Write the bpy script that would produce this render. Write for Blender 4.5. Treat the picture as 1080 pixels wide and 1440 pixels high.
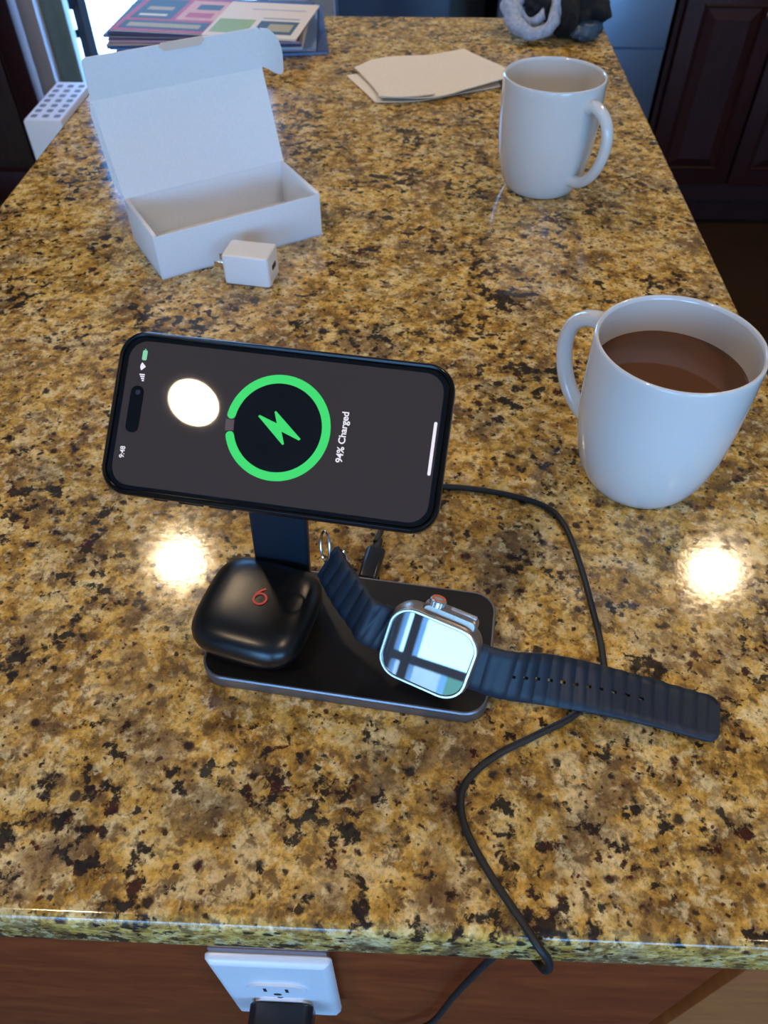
import bpy, bmesh, math, random
from mathutils import Vector, Matrix, noise
random.seed(7)
for o in list(bpy.data.objects): bpy.data.objects.remove(o)
C = bpy.context.scene.collection
PI = math.pi
def R(a): return math.radians(a)

# ---------------------------------------------------------------- camera
# world: z=0 is the polished top of the island, camera 36.5 cm above it
FPX, PITCH, YAW, ROLL = 1090.0, 0.83322, -0.041123, -0.00256
F = Vector((math.sin(YAW)*math.cos(PITCH), math.cos(YAW)*math.cos(PITCH), -math.sin(PITCH)))
Rv = F.cross(Vector((0, 0, 1))).normalized(); U = Rv.cross(F)
R2 = math.cos(ROLL)*Rv + math.sin(ROLL)*U; U2 = -math.sin(ROLL)*Rv + math.cos(ROLL)*U
cam = bpy.data.cameras.new('camera'); cam.sensor_fit = 'HORIZONTAL'; cam.sensor_width = 36
cam.lens = FPX/1080*36; cam.clip_start = .01; cam.clip_end = 200
cam.dof.use_dof = True; cam.dof.focus_distance = .40; cam.dof.aperture_fstop = cam.lens/1.6
camo = bpy.data.objects.new('camera', cam); C.objects.link(camo)
camo.matrix_world = Matrix(((R2.x, U2.x, -F.x, 0), (R2.y, U2.y, -F.y, 0), (R2.z, U2.z, -F.z, .365), (0, 0, 0, 1)))
# f-stop is relative to lens in mm, aperture diameter = lens/fstop (mm)
bpy.context.scene.camera = camo

# ---------------------------------------------------------------- world, sun, portals, exposure
sc = bpy.context.scene
sc.view_settings.view_transform = 'Standard'; sc.view_settings.look = 'None'
sc.view_settings.gamma = 1; sc.view_settings.use_curve_mapping = False
sc.view_settings.exposure = 0.0
w = bpy.data.worlds.new('sky'); sc.world = w; w.use_nodes = True
nt = w.node_tree; bg = nt.nodes['Background']
tc = nt.nodes.new('ShaderNodeTexCoord'); sp = nt.nodes.new('ShaderNodeSeparateXYZ'); cr = nt.nodes.new('ShaderNodeValToRGB')
nt.links.new(tc.outputs['Generated'], sp.inputs[0]); nt.links.new(sp.outputs['Z'], cr.inputs[0])
cr.color_ramp.elements[0].position = 0.0; cr.color_ramp.elements[0].color = (.27, .59, 1, 1)
cr.color_ramp.elements[1].position = .6; cr.color_ramp.elements[1].color = (.07, .30, 1, 1)
nt.links.new(cr.outputs[0], bg.inputs[0]); bg.inputs[1].default_value = 12.0
sun = bpy.data.lights.new('sun', 'SUN'); sun.energy = 9.0; sun.angle = R(.6); sun.color = (1, .93, .8)
suno = bpy.data.objects.new('sun', sun); C.objects.link(suno); suno.rotation_euler = (R(-28), R(-22), 0)
def portal(loc, rot, sx, sy):
    l = bpy.data.lights.new('window_portal', 'AREA'); l.shape = 'RECTANGLE'; l.size = sx; l.size_y = sy
    l.energy = 1; l.cycles.is_portal = True
    o = bpy.data.objects.new('window_portal', l); C.objects.link(o); o.location = loc; o.rotation_euler = rot

# ---------------------------------------------------------------- materials
def mat(name, col=(.8, .8, .8), rough=.5, metal=0, spec=.5, coat=0, emit=None, es=1, coatr=.03):
    m = bpy.data.materials.new(name); m.use_nodes = True
    b = m.node_tree.nodes['Principled BSDF']
    b.inputs['Base Color'].default_value = (*col, 1); b.inputs['Roughness'].default_value = rough
    b.inputs['Metallic'].default_value = metal; b.inputs['Specular IOR Level'].default_value = spec
    b.inputs['Coat Weight'].default_value = coat; b.inputs['Coat Roughness'].default_value = coatr
    if emit:
        b.inputs['Emission Color'].default_value = (*emit, 1); b.inputs['Emission Strength'].default_value = es
    return m
class NT:
    def __init__(s, m): s.t = m.node_tree; s.b = s.t.nodes['Principled BSDF']
    def n(s, ty, **k):
        o = s.t.nodes.new(ty)
        for a, v in k.items(): setattr(o, a, v)
        return o
    def l(s, a, b): s.t.links.new(a, b)
    def noise(s, vec, scale, detail=3, rough=.5, dist=0):
        o = s.n('ShaderNodeTexNoise'); o.inputs['Scale'].default_value = scale; o.inputs['Detail'].default_value = detail
        o.inputs['Roughness'].default_value = rough; o.inputs['Distortion'].default_value = dist; s.l(vec, o.inputs['Vector']); return o
    def vor(s, vec, scale, feature='F1'):
        o = s.n('ShaderNodeTexVoronoi', feature=feature); o.inputs['Scale'].default_value = scale; s.l(vec, o.inputs['Vector']); return o
    def ramp(s, fac, stops, interp='LINEAR'):
        o = s.n('ShaderNodeValToRGB'); e = o.color_ramp; e.interpolation = interp
        while len(e.elements) < len(stops): e.elements.new(.5)
        for el, (p, c) in zip(e.elements, stops):
            el.position = p; el.color = (*c, 1) if isinstance(c, tuple) else (c, c, c, 1)
        s.l(fac, o.inputs[0]); return o.outputs[0]
    def mix(s, fac, a, b, bt='MIX'):
        o = s.n('ShaderNodeMix', data_type='RGBA', blend_type=bt)
        for inp, v in ((o.inputs[0], fac), (o.inputs[6], a), (o.inputs[7], b)):
            if hasattr(v, 'links'): s.l(v, inp)
            elif isinstance(v, tuple): inp.default_value = (*v, 1)
            else: inp.default_value = v
        return o.outputs[2]
    def math(s, op, a, b=0):
        o = s.n('ShaderNodeMath', operation=op)
        for i, v in enumerate((a, b)):
            if hasattr(v, 'links'): s.l(v, o.inputs[i])
            else: o.inputs[i].default_value = v
        return o.outputs[0]
    def mapping(s, vec, scale=(1, 1, 1), rot=(0, 0, 0), loc=(0, 0, 0)):
        o = s.n('ShaderNodeMapping'); o.inputs['Scale'].default_value = scale; o.inputs['Rotation'].default_value = rot
        o.inputs['Location'].default_value = loc
        s.l(vec, o.inputs[0]); return o.outputs[0]
    def obj(s): return s.n('ShaderNodeTexCoord').outputs['Object']
    def bump(s, h, strength=.1, dist=.001):
        o = s.n('ShaderNodeBump'); o.inputs['Strength'].default_value = strength; o.inputs['Distance'].default_value = dist
        s.l(h, o.inputs['Height']); s.l(o.outputs[0], s.b.inputs['Normal'])

def granite():
    m = mat('granite', rough=.09, spec=.5); g = NT(m); v = g.obj()
    def warp(vec, scale, amt, det=3):
        nz = g.noise(vec, scale, det, .6); a = g.n('ShaderNodeVectorMath', operation='MULTIPLY_ADD')
        g.l(nz.outputs['Color'], a.inputs[0]); a.inputs[1].default_value = (amt,)*3; g.l(vec, a.inputs[2]); return a.outputs[0]
    v2 = warp(warp(v, 40, .012), 190, .0035)
    v3 = warp(v, 210, .0050, 4)
    # honey coloured ground, ochre to cream, cloudy at 5 to 20 mm
    n1 = g.noise(v2, 52, 8, .66)
    base = g.ramp(n1.outputs['Fac'], [(.34, (.18, .092, .020)), (.43, (.44, .245, .042)), (.50, (.70, .415, .080)), (.57, (.86, .57, .155)), (.67, (.95, .77, .38))])
    # cream feldspar blotches
    nf = g.noise(g.mapping(v2, loc=(5, 2, 7)), 48, 5, .55)
    base = g.mix(g.ramp(nf.outputs['Fac'], [(.56, 0.), (.66, .75)]), base, (.88, .69, .34))
    # greyish brown quartz patches
    n3 = g.noise(g.mapping(v2, loc=(2, 8, 1)), 24, 6, .62)
    base = g.mix(g.ramp(n3.outputs['Fac'], [(.51, 0.), (.62, .72)]), base, g.ramp(n1.outputs['Fac'], [(.35, (.095, .060, .030)), (.62, (.34, .23, .12))]))
    # small pale crystals with olive gaps
    nc = g.noise(g.mapping(v3, loc=(6, 1, 9)), 150, 4, .55)
    base = g.mix(g.ramp(nc.outputs['Fac'], [(.54, 0.), (.64, .70)]), base, (.92, .76, .40))
    base = g.mix(g.ramp(nc.outputs['Fac'], [(.34, .70), (.43, 0.)]), base, (.20, .135, .055))
    # fine grain
    n4 = g.noise(v, 330, 5, .7)
    base = g.mix(.8, base, g.ramp(n4.outputs['Fac'], [(.32, .25), (.46, .80), (.58, 1.)]), 'MULTIPLY')
    n7 = g.noise(v3, 130, 5, .65)
    base = g.mix(g.ramp(n7.outputs['Fac'], [(.52, 0.), (.62, .80)]), base, (.14, .080, .032))
    # black and maroon mineral clusters, gathered where the large mask allows
    big = g.noise(g.mapping(v, loc=(3.1, 1.7, 0)), 15, 3, .55)
    n5 = g.noise(g.mapping(v3, loc=(9, 4, 2)), 118, 5, .60)
    sm = g.math('ADD', n5.outputs['Fac'], g.math('MULTIPLY', g.math('SUBTRACT', big.outputs['Fac'], .5), .62))
    n6 = g.noise(g.mapping(v3, loc=(1, 14, 5)), 62, 3, .5)
    dcol = g.ramp(n6.outputs['Fac'], [(.36, (.035, .032, .022)), (.46, (.014, .012, .010)), (.56, (.020, .013, .010)), (.62, (.050, .010, .008))])
    base = g.mix(g.ramp(sm, [(.575, 0.), (.638, .96)]), base, dcol)
    # scattered grains of 2 to 5 mm
    for sc_, loc_, amt in ((110, (0, 0, 0), .38), (200, (3, 3, 3), .40), (330, (7, 3, 1), .36)):
        sp_ = g.vor(g.mapping(v3, loc=loc_), sc_); sc2 = g.n('ShaderNodeSeparateColor'); g.l(sp_.outputs['Color'], sc2.inputs[0])
        size = g.ramp(sc2.outputs[1], [(.50, 0.), (1., amt*1.06)])
        pin = g.math('MULTIPLY', g.math('SUBTRACT', size, sp_.outputs['Distance']), 6)
        pin = g.ramp(pin, [(0, 0.), (1., .93)])
        base = g.mix(pin, base, g.ramp(sc2.outputs[2], [(.6, (.024, .016, .012)), (.72, (.070, .013, .010))]))
    g.l(base, g.b.inputs['Base Color'])
    rr = g.noise(v, 160, 3, .5)
    g.l(g.ramp(rr.outputs['Fac'], [(.3, .06), (.7, .14)]), g.b.inputs['Roughness'])
    bn = g.noise(v, 320, 2, .5); g.bump(bn.outputs['Fac'], .06, .0004)
    return m
def wood(name, c1, c2, rough=.35, scale=(3, 3, 22), coat=.3):
    m = mat(name, rough=rough, coat=coat, coatr=.12); g = NT(m); v = g.mapping(g.obj(), scale=scale)
    n = g.noise(v, 3, 6, .6, 1.2); g.l(g.ramp(n.outputs['Fac'], [(.3, c1), (.7, c2)]), g.b.inputs['Base Color'])
    n2 = g.noise(g.mapping(v, scale=(1, 1, 4)), 18, 3, .5); g.bump(n2.outputs['Fac'], .12, .0006); return m
def noisy(name, c1, c2, scale, rough=.5, bump=.1, bd=.0005, **k):
    m = mat(name, rough=rough, **k); g = NT(m); n = g.noise(g.obj(), scale, 4, .6)
    g.l(g.ramp(n.outputs['Fac'], [(.35, c1), (.65, c2)]), g.b.inputs['Base Color']); g.bump(n.outputs['Fac'], bump, bd); return m

M = {}
M['granite'] = granite()
M['island_wood'] = wood('island_wood', (.13, .022, .004), (.22, .048, .008), scale=(5, 5, 14), coat=0, rough=.6)
NT(M['island_wood']).b.inputs['Specular IOR Level'].default_value = .15
M['stile_wood'] = wood('stile_wood', (.24, .065, .009), (.34, .11, .016), scale=(5, 5, 14), coat=0, rough=.6)
M['cherry'] = wood('cherry', (.018, .003, .002), (.034, .006, .004), scale=(12, 12, 2), coat=0, rough=.5)
NT(M['cherry']).b.inputs['Specular IOR Level'].default_value = .22
M['dark_wood'] = wood('dark_wood', (.030, .014, .009), (.055, .028, .018), scale=(12, 12, 2), coat=0)
M['floor'] = wood('floor_wood', (.022, .010, .004), (.050, .024, .009), scale=(2, 14, 2), rough=.4, coat=0)
M['wall'] = noisy('wall_paint', (.52, .48, .42), (.56, .52, .46), 60, .7)
M['ceiling'] = noisy('ceiling_paint', (.60, .57, .53), (.64, .61, .57), 90, .8)
M['white_trim'] = noisy('white_trim', (.68, .70, .72), (.74, .76, .78), 30, .4)
M['pale_frame'] = noisy('pale_frame', (.22, .30, .25), (.25, .33, .28), 30, .6)
M['patio'] = noisy('patio_paving', (.62, .62, .58), (.72, .72, .68), 2, .8)
M['grass'] = noisy('grass', (.05, .12, .02), (.14, .26, .06), 6, .9)
M['ceramic'] = mat('white_ceramic', (.70, .71, .70), .13, spec=.5, coat=.4)
M['ceramic_in'] = mat('cream_glaze', (.70, .67, .61), .15, spec=.5)
M['coffee'] = mat('milky_coffee', (.115, .046, .014), .05, spec=.5)
M['card'] = noisy('white_cardboard', (.76, .79, .82), (.80, .83, .86), 500, .75, .05, .0001)
M['card_edge'] = noisy('cardboard_edge', (.60, .56, .50), (.66, .62, .56), 800, .85)
M['tab'] = mat('kraft_tab', (.80, .64, .52), .8)
M['white_plastic'] = mat('white_plastic', (.80, .80, .80), .3)
M['dark_hole'] = mat('dark_hole', (.01, .01, .01), .6)
M['steel'] = mat('nickel', (.65, .65, .66), .22, 1)
M['plate_plastic'] = mat('outlet_plastic', (.78, .80, .83), .28)
M['backing_mauve'] = mat('mauve_backing', (.20, .15, .16), .55)
M['black_plastic'] = mat('black_plastic', (.012, .013, .016), .28)
M['black_satin'] = noisy('black_satin', (.004, .0045, .005), (.005, .0055, .006), 900, .30, .03, .00005)
M['black_matte'] = mat('black_matte', (.007, .006, .005), .34)
M['case_black'] = mat('case_black', (.004, .004, .004), .2, spec=.3)
M['glass_black'] = mat('glass_black', (.002, .002, .002), .02, spec=.5)
M['column'] = mat('navy_metal', (.014, .024, .040), .4, .4)
M['alu'] = noisy('space_grey', (.17, .17, .19), (.21, .21, .23), 1500, .38, .05, .00005, metal=.75)
M['alu_edge'] = mat('chamfer', (.22, .22, .24), .4, .9)
M['titanium'] = noisy('titanium', (.34, .29, .25), (.40, .35, .30), 1500, .36, .03, .00003, metal=.9)
M['ti_bright'] = mat('polished_titanium', (.72, .74, .76), .25, .85)
M['orange'] = mat('orange_ring', (.75, .15, .04), .4)
M['watch_glass'] = mat('sapphire_glass', (.004, .006, .010), .012, spec=1.0, coat=1, coatr=.01)
NT(M['watch_glass']).b.inputs['IOR'].default_value = 1.77
NT(M['watch_glass']).b.inputs['Coat IOR'].default_value = 1.9
M['rubber'] = mat('navy_rubber', (.0055, .0155, .032), .5)
M['cable'] = noisy('black_cable', (.010, .010, .010), (.018, .017, .015), 2500, .5)
M['red_logo'] = mat('red_mark', (.62, .03, .03), .35)
M['seam'] = mat('dusty_pink_seam', (.085, .045, .04), .5)
M['napkin'] = noisy('paper_towel', (.84, .74, .57), (.88, .79, .62), 260, .9, .3, .0008)
M['fleece'] = noisy('grey_fleece', (.30, .35, .46), (.48, .54, .66), 170, .95, .8, .004)
M['black_knit'] = noisy('black_knit', (.003, .003, .005), (.012, .013, .016), 220, .85, .7, .003)
M['fridge'] = noisy('blue_steel', (.20, .25, .33), (.24, .29, .37), 4, .30, 0, metal=.85)
M['navy_steel'] = noisy('navy_enamel', (.020, .045, .10), (.03, .06, .13), 6, .35, 0)
M['lamp'] = mat('lamp_lens', (.9, .9, .9), .5, emit=(1, .74, .45), es=215)
M['black_metal'] = mat('black_metal', (.002, .003, .003), .6, spec=.1)
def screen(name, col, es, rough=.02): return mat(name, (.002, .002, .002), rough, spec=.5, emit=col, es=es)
M['scr_grey_haze'] = screen('screen_grey_haze', (.034, .028, .030), 1)  # display's even grey, with ceiling reflection haze put into the emission
M['scr_black'] = screen('screen_black', (.002, .002, .002), 1)
M['scr_green'] = screen('screen_green', (.055, .72, .17), 1)
M['scr_white'] = screen('screen_white', (.88, .85, .95), 1)
M['scr_mint'] = screen('screen_mint', (.25, .65, .42), 1)
M['scr_dim'] = screen('screen_dim', (.10, .075, .09), 1)

# ---------------------------------------------------------------- builders
def link(name, me, m=None, parent=None, smooth=True, auto=40):
    o = bpy.data.objects.new(name, me); C.objects.link(o)
    if m is not None:
        for x in (m if isinstance(m, (list, tuple)) else [m]): me.materials.append(M[x] if isinstance(x, str) else x)
    if parent is not None: o.parent = parent
    if smooth and auto:
        for p in me.polygons: p.use_smooth = True
        me.set_sharp_from_angle(angle=R(auto))
        for p in me.polygons:
            if len(p.vertices) > 8: p.use_smooth = False
    return o
def obj(name, bm, m=None, parent=None, smooth=True, auto=40):
    bmesh.ops.recalc_face_normals(bm, faces=bm.faces)
    me = bpy.data.meshes.new(name); bm.to_mesh(me); bm.free(); return link(name, me, m, parent, smooth, auto)
def thing(name, label, cat, loc=(0, 0, 0), rz=0, group=None, mw=None):
    o = bpy.data.objects.new(name, None); C.objects.link(o); o.empty_display_size = .02
    if mw is not None: o.matrix_world = mw
    else: o.location = loc; o.rotation_euler = (0, 0, rz)
    return tag(o, label, cat, group)
def tag(o, label, cat, group=None):
    o['label'] = label; o['category'] = cat
    if group: o['group'] = group
    return o
def struct(name, bm, m, parent=None):
    o = obj(name, bm, m, parent); o['kind'] = 'structure'; return o
def BM(): return bmesh.new()
def box(bm, a, b, bev=0, mi=0, seg=2):
    a, b = Vector(a), Vector(b)
    r = bmesh.ops.create_cube(bm, size=1); vs = r['verts']
    for v in vs: v.co = Vector(((a.x+b.x)/2+v.co.x*(b.x-a.x), (a.y+b.y)/2+v.co.y*(b.y-a.y), (a.z+b.z)/2+v.co.z*(b.z-a.z)))
    fs = {f for v in vs for f in v.link_faces}
    for f in fs: f.material_index = mi
    if bev:
        es = list({e for v in vs for e in v.link_edges})
        bmesh.ops.bevel(bm, geom=es, offset=bev, segments=seg, profile=.5, affect='EDGES')
    return bm
def rrect(wd, dp, r, n=8):
    pts = []
    for cx, cy, a0 in ((wd/2-r, dp/2-r, 0), (-wd/2+r, dp/2-r, 90), (-wd/2+r, -dp/2+r, 180), (wd/2-r, -dp/2+r, 270)):
        for i in range(n+1):
            a = R(a0+90*i/n); pts.append((cx+r*math.cos(a), cy+r*math.sin(a)))
    return pts
def loft(bm, rings, caps=(True, True), close=False, mi=0, wrap=True):
    vr = [[bm.verts.new(p) for p in rg] for rg in rings]; n = len(vr[0])
    pairs = list(zip(vr, vr[1:])) + ([(vr[-1], vr[0])] if close else [])
    for a, b in pairs:
        for i in range(n if wrap else n-1):
            f = bm.faces.new((a[i], a[(i+1) % n], b[(i+1) % n], b[i])); f.material_index = mi
    if caps[0] and not close: f = bm.faces.new(vr[0][::-1]); f.material_index = mi
    if caps[1] and not close: f = bm.faces.new(vr[-1]); f.material_index = mi
    return vr
def rslab(bm, wd, dp, r, prof, n=8, off=(0, 0), caps=(True, True), mi=0, T=None):
    """rounded rectangle lofted through (z, inset) pairs"""
    rings = []
    for z, ins in prof:
        rr = max(r-ins, .0002)
        rg = [Vector((x+off[0], y+off[1], z)) for x, y in rrect(wd-2*ins, dp-2*ins, rr, n)]
        rings.append([T @ p for p in rg] if T else rg)
    return loft(bm, rings, caps, mi=mi)
def lathe(bm, prof, n=64, c=(0, 0), mi=0, caps=(True, True), close=False):
    rings = [[Vector((c[0]+r*math.cos(2*PI*i/n), c[1]+r*math.sin(2*PI*i/n), z)) for i in range(n)] for r, z in prof]
    return loft(bm, rings, caps, close, mi)
def catmull(pts, k=8):
    P = [Vector(p) for p in pts]; P = [2*P[0]-P[1]]+P+[2*P[-1]-P[-2]]; out = []
    for i in range(1, len(P)-2):
        for j in range(k):
            t = j/k; a, b, c, d = P[i-1:i+3]
            out.append(.5*((2*b)+(c-a)*t+(2*a-5*b+4*c-d)*t*t+(3*b-a-3*c+d)*t**3))
    out.append(P[-2]); return out
def tube(bm, pts, rad, k=8, n=10, smooth=True, caps=(True, True), sx=1, mi=0, close=False, upv=(0, 0, 1)):
    P = catmull(pts, k) if smooth else [Vector(p) for p in pts]
    rings = []; up = Vector(upv)
    for i, p in enumerate(P):
        if close: t = (P[(i+1) % len(P)]-P[i-1]).normalized()
        else: t = (P[min(i+1, len(P)-1)]-P[max(i-1, 0)]).normalized()
        s = t.cross(up)
        if s.length < 1e-4: s = t.cross(Vector((1, 0, .01)))
        s.normalize(); u2 = s.cross(t).normalized()
        rr = rad(i/(len(P)-1)) if callable(rad) else rad
        rings.append([p+s*math.cos(2*PI*j/n)*rr*sx+u2*math.sin(2*PI*j/n)*rr for j in range(n)])
    return loft(bm, rings, caps, close, mi=mi)
def prism(bm, poly, z0, z1, T=None, mi=0, bev=0):
    rings = [[(T or Matrix()) @ Vector((x, y, z)) for x, y in poly] for z in (z0, z1)]
    return loft(bm, rings, mi=mi)
def fr(origin, x, y, z):
    return Matrix(((x[0], y[0], z[0], origin[0]), (x[1], y[1], z[1], origin[1]), (x[2], y[2], z[2], origin[2]), (0, 0, 0, 1)))

# ================================================================ SETTING
ZF, ZC = -.91, 1.62
XL, XR, YB, YK = -2.9, 3.0, -2.7, 3.1
bm = BM(); box(bm, (XL, YB, ZF-.05), (XR, YK+.1, ZF)); struct('floor', bm, 'floor')
bm = BM(); box(bm, (XL-.1, YB-.1, ZC), (XR+.1, YK+.1, ZC+.1)); struct('ceiling', bm, 'ceiling')
bm = BM(); box(bm, (XR, YB, ZF), (XR+.1, YK, ZC)); struct('wall_right', bm, 'wall')
bm = BM(); box(bm, (XL-.1, YB, ZF), (XL, YK, ZC)); struct('wall_left', bm, 'wall')
# wall behind the photographer with two glazed openings
WINS = [(-1.66, -.10, -.75, 1.0), (.50, 2.30, -.45, 1.0)]
bm = BM(); y0, y1 = YB-.12, YB
xs = [XL-.1, WINS[0][0], WINS[0][1], WINS[1][0], WINS[1][1], XR+.1]
for i in (0, 2, 4): box(bm, (xs[i], y0, ZF), (xs[i+1], y1, ZC))
for x0, x1, z0, z1 in WINS:
    box(bm, (x0, y0, ZF), (x1, y1, z0)); box(bm, (x0, y0, z1), (x1, y1, ZC))
struct('wall_back', bm, 'wall')
RAILZ = [-.008, .30]
MULX = [-1.562, 1.40]
for k, (x0, x1, z0, z1) in enumerate(WINS):
    bm = BM(); t = .05; ya, yb = YB-.09, YB-.03
    box(bm, (x0, ya, z0), (x0+.02, yb, z1)); box(bm, (x1-t, ya, z0), (x1, yb, z1))
    box(bm, (x0, ya, z0), (x1, yb, z0+t)); box(bm, (x0, ya, z1-t), (x1, yb, z1))
    xm = MULX[k]; box(bm, (xm-.026, ya, z0), (xm+.026, yb, z1))
    zr = RAILZ[k]; box(bm, (x0, ya+.004, zr-.022), (x1, yb-.004, zr+.022))
    struct('window_%d' % (k+1), bm, 'white_trim')
    portal(((x0+x1)/2, YB-.11, (z0+z1)/2), (R(90), 0, 0), x1-x0, z1-z0)
# far wall: kitchen side closed, garden door open to the patio on the left
DX0, DX1 = -1.342, -.52   # door opening
bm = BM()
box(bm, (XL-.1, YK, ZF), (DX0, YK+.1, ZC)); box(bm, (DX1, YK, ZF), (XR, YK+.1, ZC)); box(bm, (DX0, YK, 1.2), (DX1, YK+.1, ZC))
struct('wall_front', bm, 'wall')
bm = BM(); box(bm, (DX0-.075, YK-.03, ZF), (DX0, YK+.0, 1.25), .004); box(bm, (DX1, YK-.03, ZF), (DX1+.14, YK, 1.25), .004)
struct('trim_1', bm, 'white_trim')
bm = BM(); box(bm, (DX0, YK+.02, ZF), (DX0+.083, YK+.07, 1.2), .004); box(bm, (DX0, YK+.02, ZF), (DX1, YK+.07, ZF+.03), .004)
box(bm, (DX1-.05, YK+.02, ZF), (DX1, YK+.07, 1.2), .004)
struct('door_1', bm, 'pale_frame')
portal(((DX0+DX1)/2, YK+.09, .15), (R(-90), 0, 0), DX1-DX0, 2.1)
bm = BM(); box(bm, (-14, YK+.1, ZF-.1), (8, 16, ZF-.02)); struct('patio', bm, 'patio')
bm = BM(); box(bm, (-14, YB-3.4, ZF-.1), (10, YB-.12, ZF-.04)); struct('terrace', bm, 'patio')
bm = BM(); box(bm, (-40, YB-60, ZF-.14), (40, YB-3.4, ZF-.06)); struct('lawn', bm, 'grass')

bm = BM(); box(bm, (-12, -12.3, ZF-.05), (-5.75, -12, -.10)); struct('watch_reflection_block', bm, 'patio')  # unseen white block, added for its reflection in the watch glass

# recessed ceiling lamps
LAMPS = [((-.73, 1.56), 'recessed ceiling lamp mirrored in the granite left of the charger'),
         ((1.0, 1.58), 'recessed ceiling lamp mirrored in the granite below the coffee mug'),
         ((-.80, -.46), 'recessed ceiling lamp mirrored in the phone screen'),
         ((1.0, -.46), 'recessed ceiling lamp behind the photographer over the right side')]
def make_lamp():
    t = thing('ceiling_lamp', '', 'lamp')
    bm = BM(); lathe(bm, [(.066, 0), (.068, -.004), (.09, -.005), (.092, 0)], 48, caps=(False, False)); obj('trim_ring', bm, 'white_trim', t)
    bm = BM(); lathe(bm, [(.066, .0), (.066, -.002), (.050, -.0035)], 48, caps=(False, True)); obj('lens', bm, 'lamp', t)
    return t
l0 = None
for (x, y), lab in LAMPS:
    if l0 is None: l = l0 = make_lamp()
    else:
        l = l0.copy(); C.objects.link(l)
        for ch in l0.children: c = ch.copy(); C.objects.link(c); c.parent = l
    l.location = (x, y, ZC); l['label'] = lab; l['group'] = 'recessed ceiling lamps'

# ================================================================ ISLAND
CX0, CX1, CY0, CY1 = -.4137, .2737, .0885, 1.351
bm = BM()
prof = [(-.0335, .0012), (-.0325, .0002), (-.031, 0), (-.005, 0), (-.0028, .0007), (-.0012, .0020), (-.0002, .0040), (0, .0055)]
rslab(bm, CX1-CX0, CY1-CY0, .012, prof, 8, ((CX0+CX1)/2, (CY0+CY1)/2))
tag(obj('granite_countertop', bm, 'granite', auto=60), 'speckled gold and black polished granite island countertop', 'countertop')
isl = thing('kitchen_island', 'reddish brown wooden island cabinet under the granite top', 'cabinet', (0, .7, ZF))
IY = .105
def P(parent, name, bm, m, **k):
    for v in bm.verts: v.co -= parent.location
    return obj(name, bm, m, parent, **k)
bm = BM(); box(bm, (-.39, IY+.02, ZF+.001), (.25, 1.30, -.035)); P(isl, 'carcass', bm, 'island_wood')
bm = BM(); box(bm, (-.39, IY, ZF+.001), (.1775, IY+.018, -.035), .0012); P(isl, 'end_panel', bm, 'island_wood')
bm = BM(); box(bm, (.1822, IY-.004, ZF+.001), (.252, IY+.018, -.035), .0015); P(isl, 'corner_stile', bm, 'stile_wood')

# outlet in the island's end panel, tall plate
ox, oz = -.0665, -.163
plate_T = fr((ox, IY, oz), (1, 0, 0), (0, 0, 1), (0, -1, 0))   # local z towards the photographer
outl = thing('wall_outlet', 'white electrical outlet plate on the island end below the countertop edge', 'outlet', mw=plate_T)
bm = BM(); rslab(bm, .063, .130, .002, [(0, 0), (.0045, 0)], 3, (0, .009)); obj('backing_slab', bm, 'backing_mauve', outl)  # mauve slab behind the plate, reaching above its top edge
bm = BM(); rslab(bm, .068, .134, .004, [(.0045, .0006), (.0052, 0), (.0075, .0004), (.0098, .003), (.0102, .005)], 6); obj('cover_plate', bm, 'plate_plastic', outl)
def receptacle(cy):
    pts = []
    for i in range(40):
        a = 2*PI*i/40; x, y = .0172*math.cos(a), .0172*math.sin(a); pts.append((x, cy+max(-.0138, min(.0138, y))))
    bm = BM(); prism(bm, pts, .0100, .0118); o = obj('receptacle', bm, 'plate_plastic', outl)
    for sx in (-.0063, .0063):
        bm = BM(); box(bm, (sx-.0009, cy+.000, .0116), (sx+.0009, cy+.0075, .0120)); obj('slot', bm, 'dark_hole', o)
    bm = BM(); lathe(bm, [(.0024, .0116), (.0024, .01202)], 16, (0, cy-.0065)); obj('ground_hole', bm, 'dark_hole', o)
receptacle(.0115); receptacle(-.0275)
bm = BM(); lathe(bm, [(.0022, .0100), (.0022, .0108), (.0014, .0112)], 16, (0, -.008)); obj('screw', bm, 'steel', outl)
adp = thing('power_adapter', 'black power adapter plugged into the white outlet', 'adapter', mw=fr((ox, IY-.012, -.1905), (1, 0, 0), (0, 0, 1), (0, -1, 0)))
bm = BM(); rslab(bm, .0385, .030, .006, [(0, .001), (.001, 0), (.044, 0), (.0465, .0008), (.048, .003)], 8, (0, -.003)); obj('body', bm, 'black_plastic', adp)
bm = BM(); box(bm, (-.0067, -.0194, .015), (.0067, -.0178, .022)); obj('usb_socket', bm, 'dark_hole', adp)

# ================================================================ PERIPHERY
KY = 2.45
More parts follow.
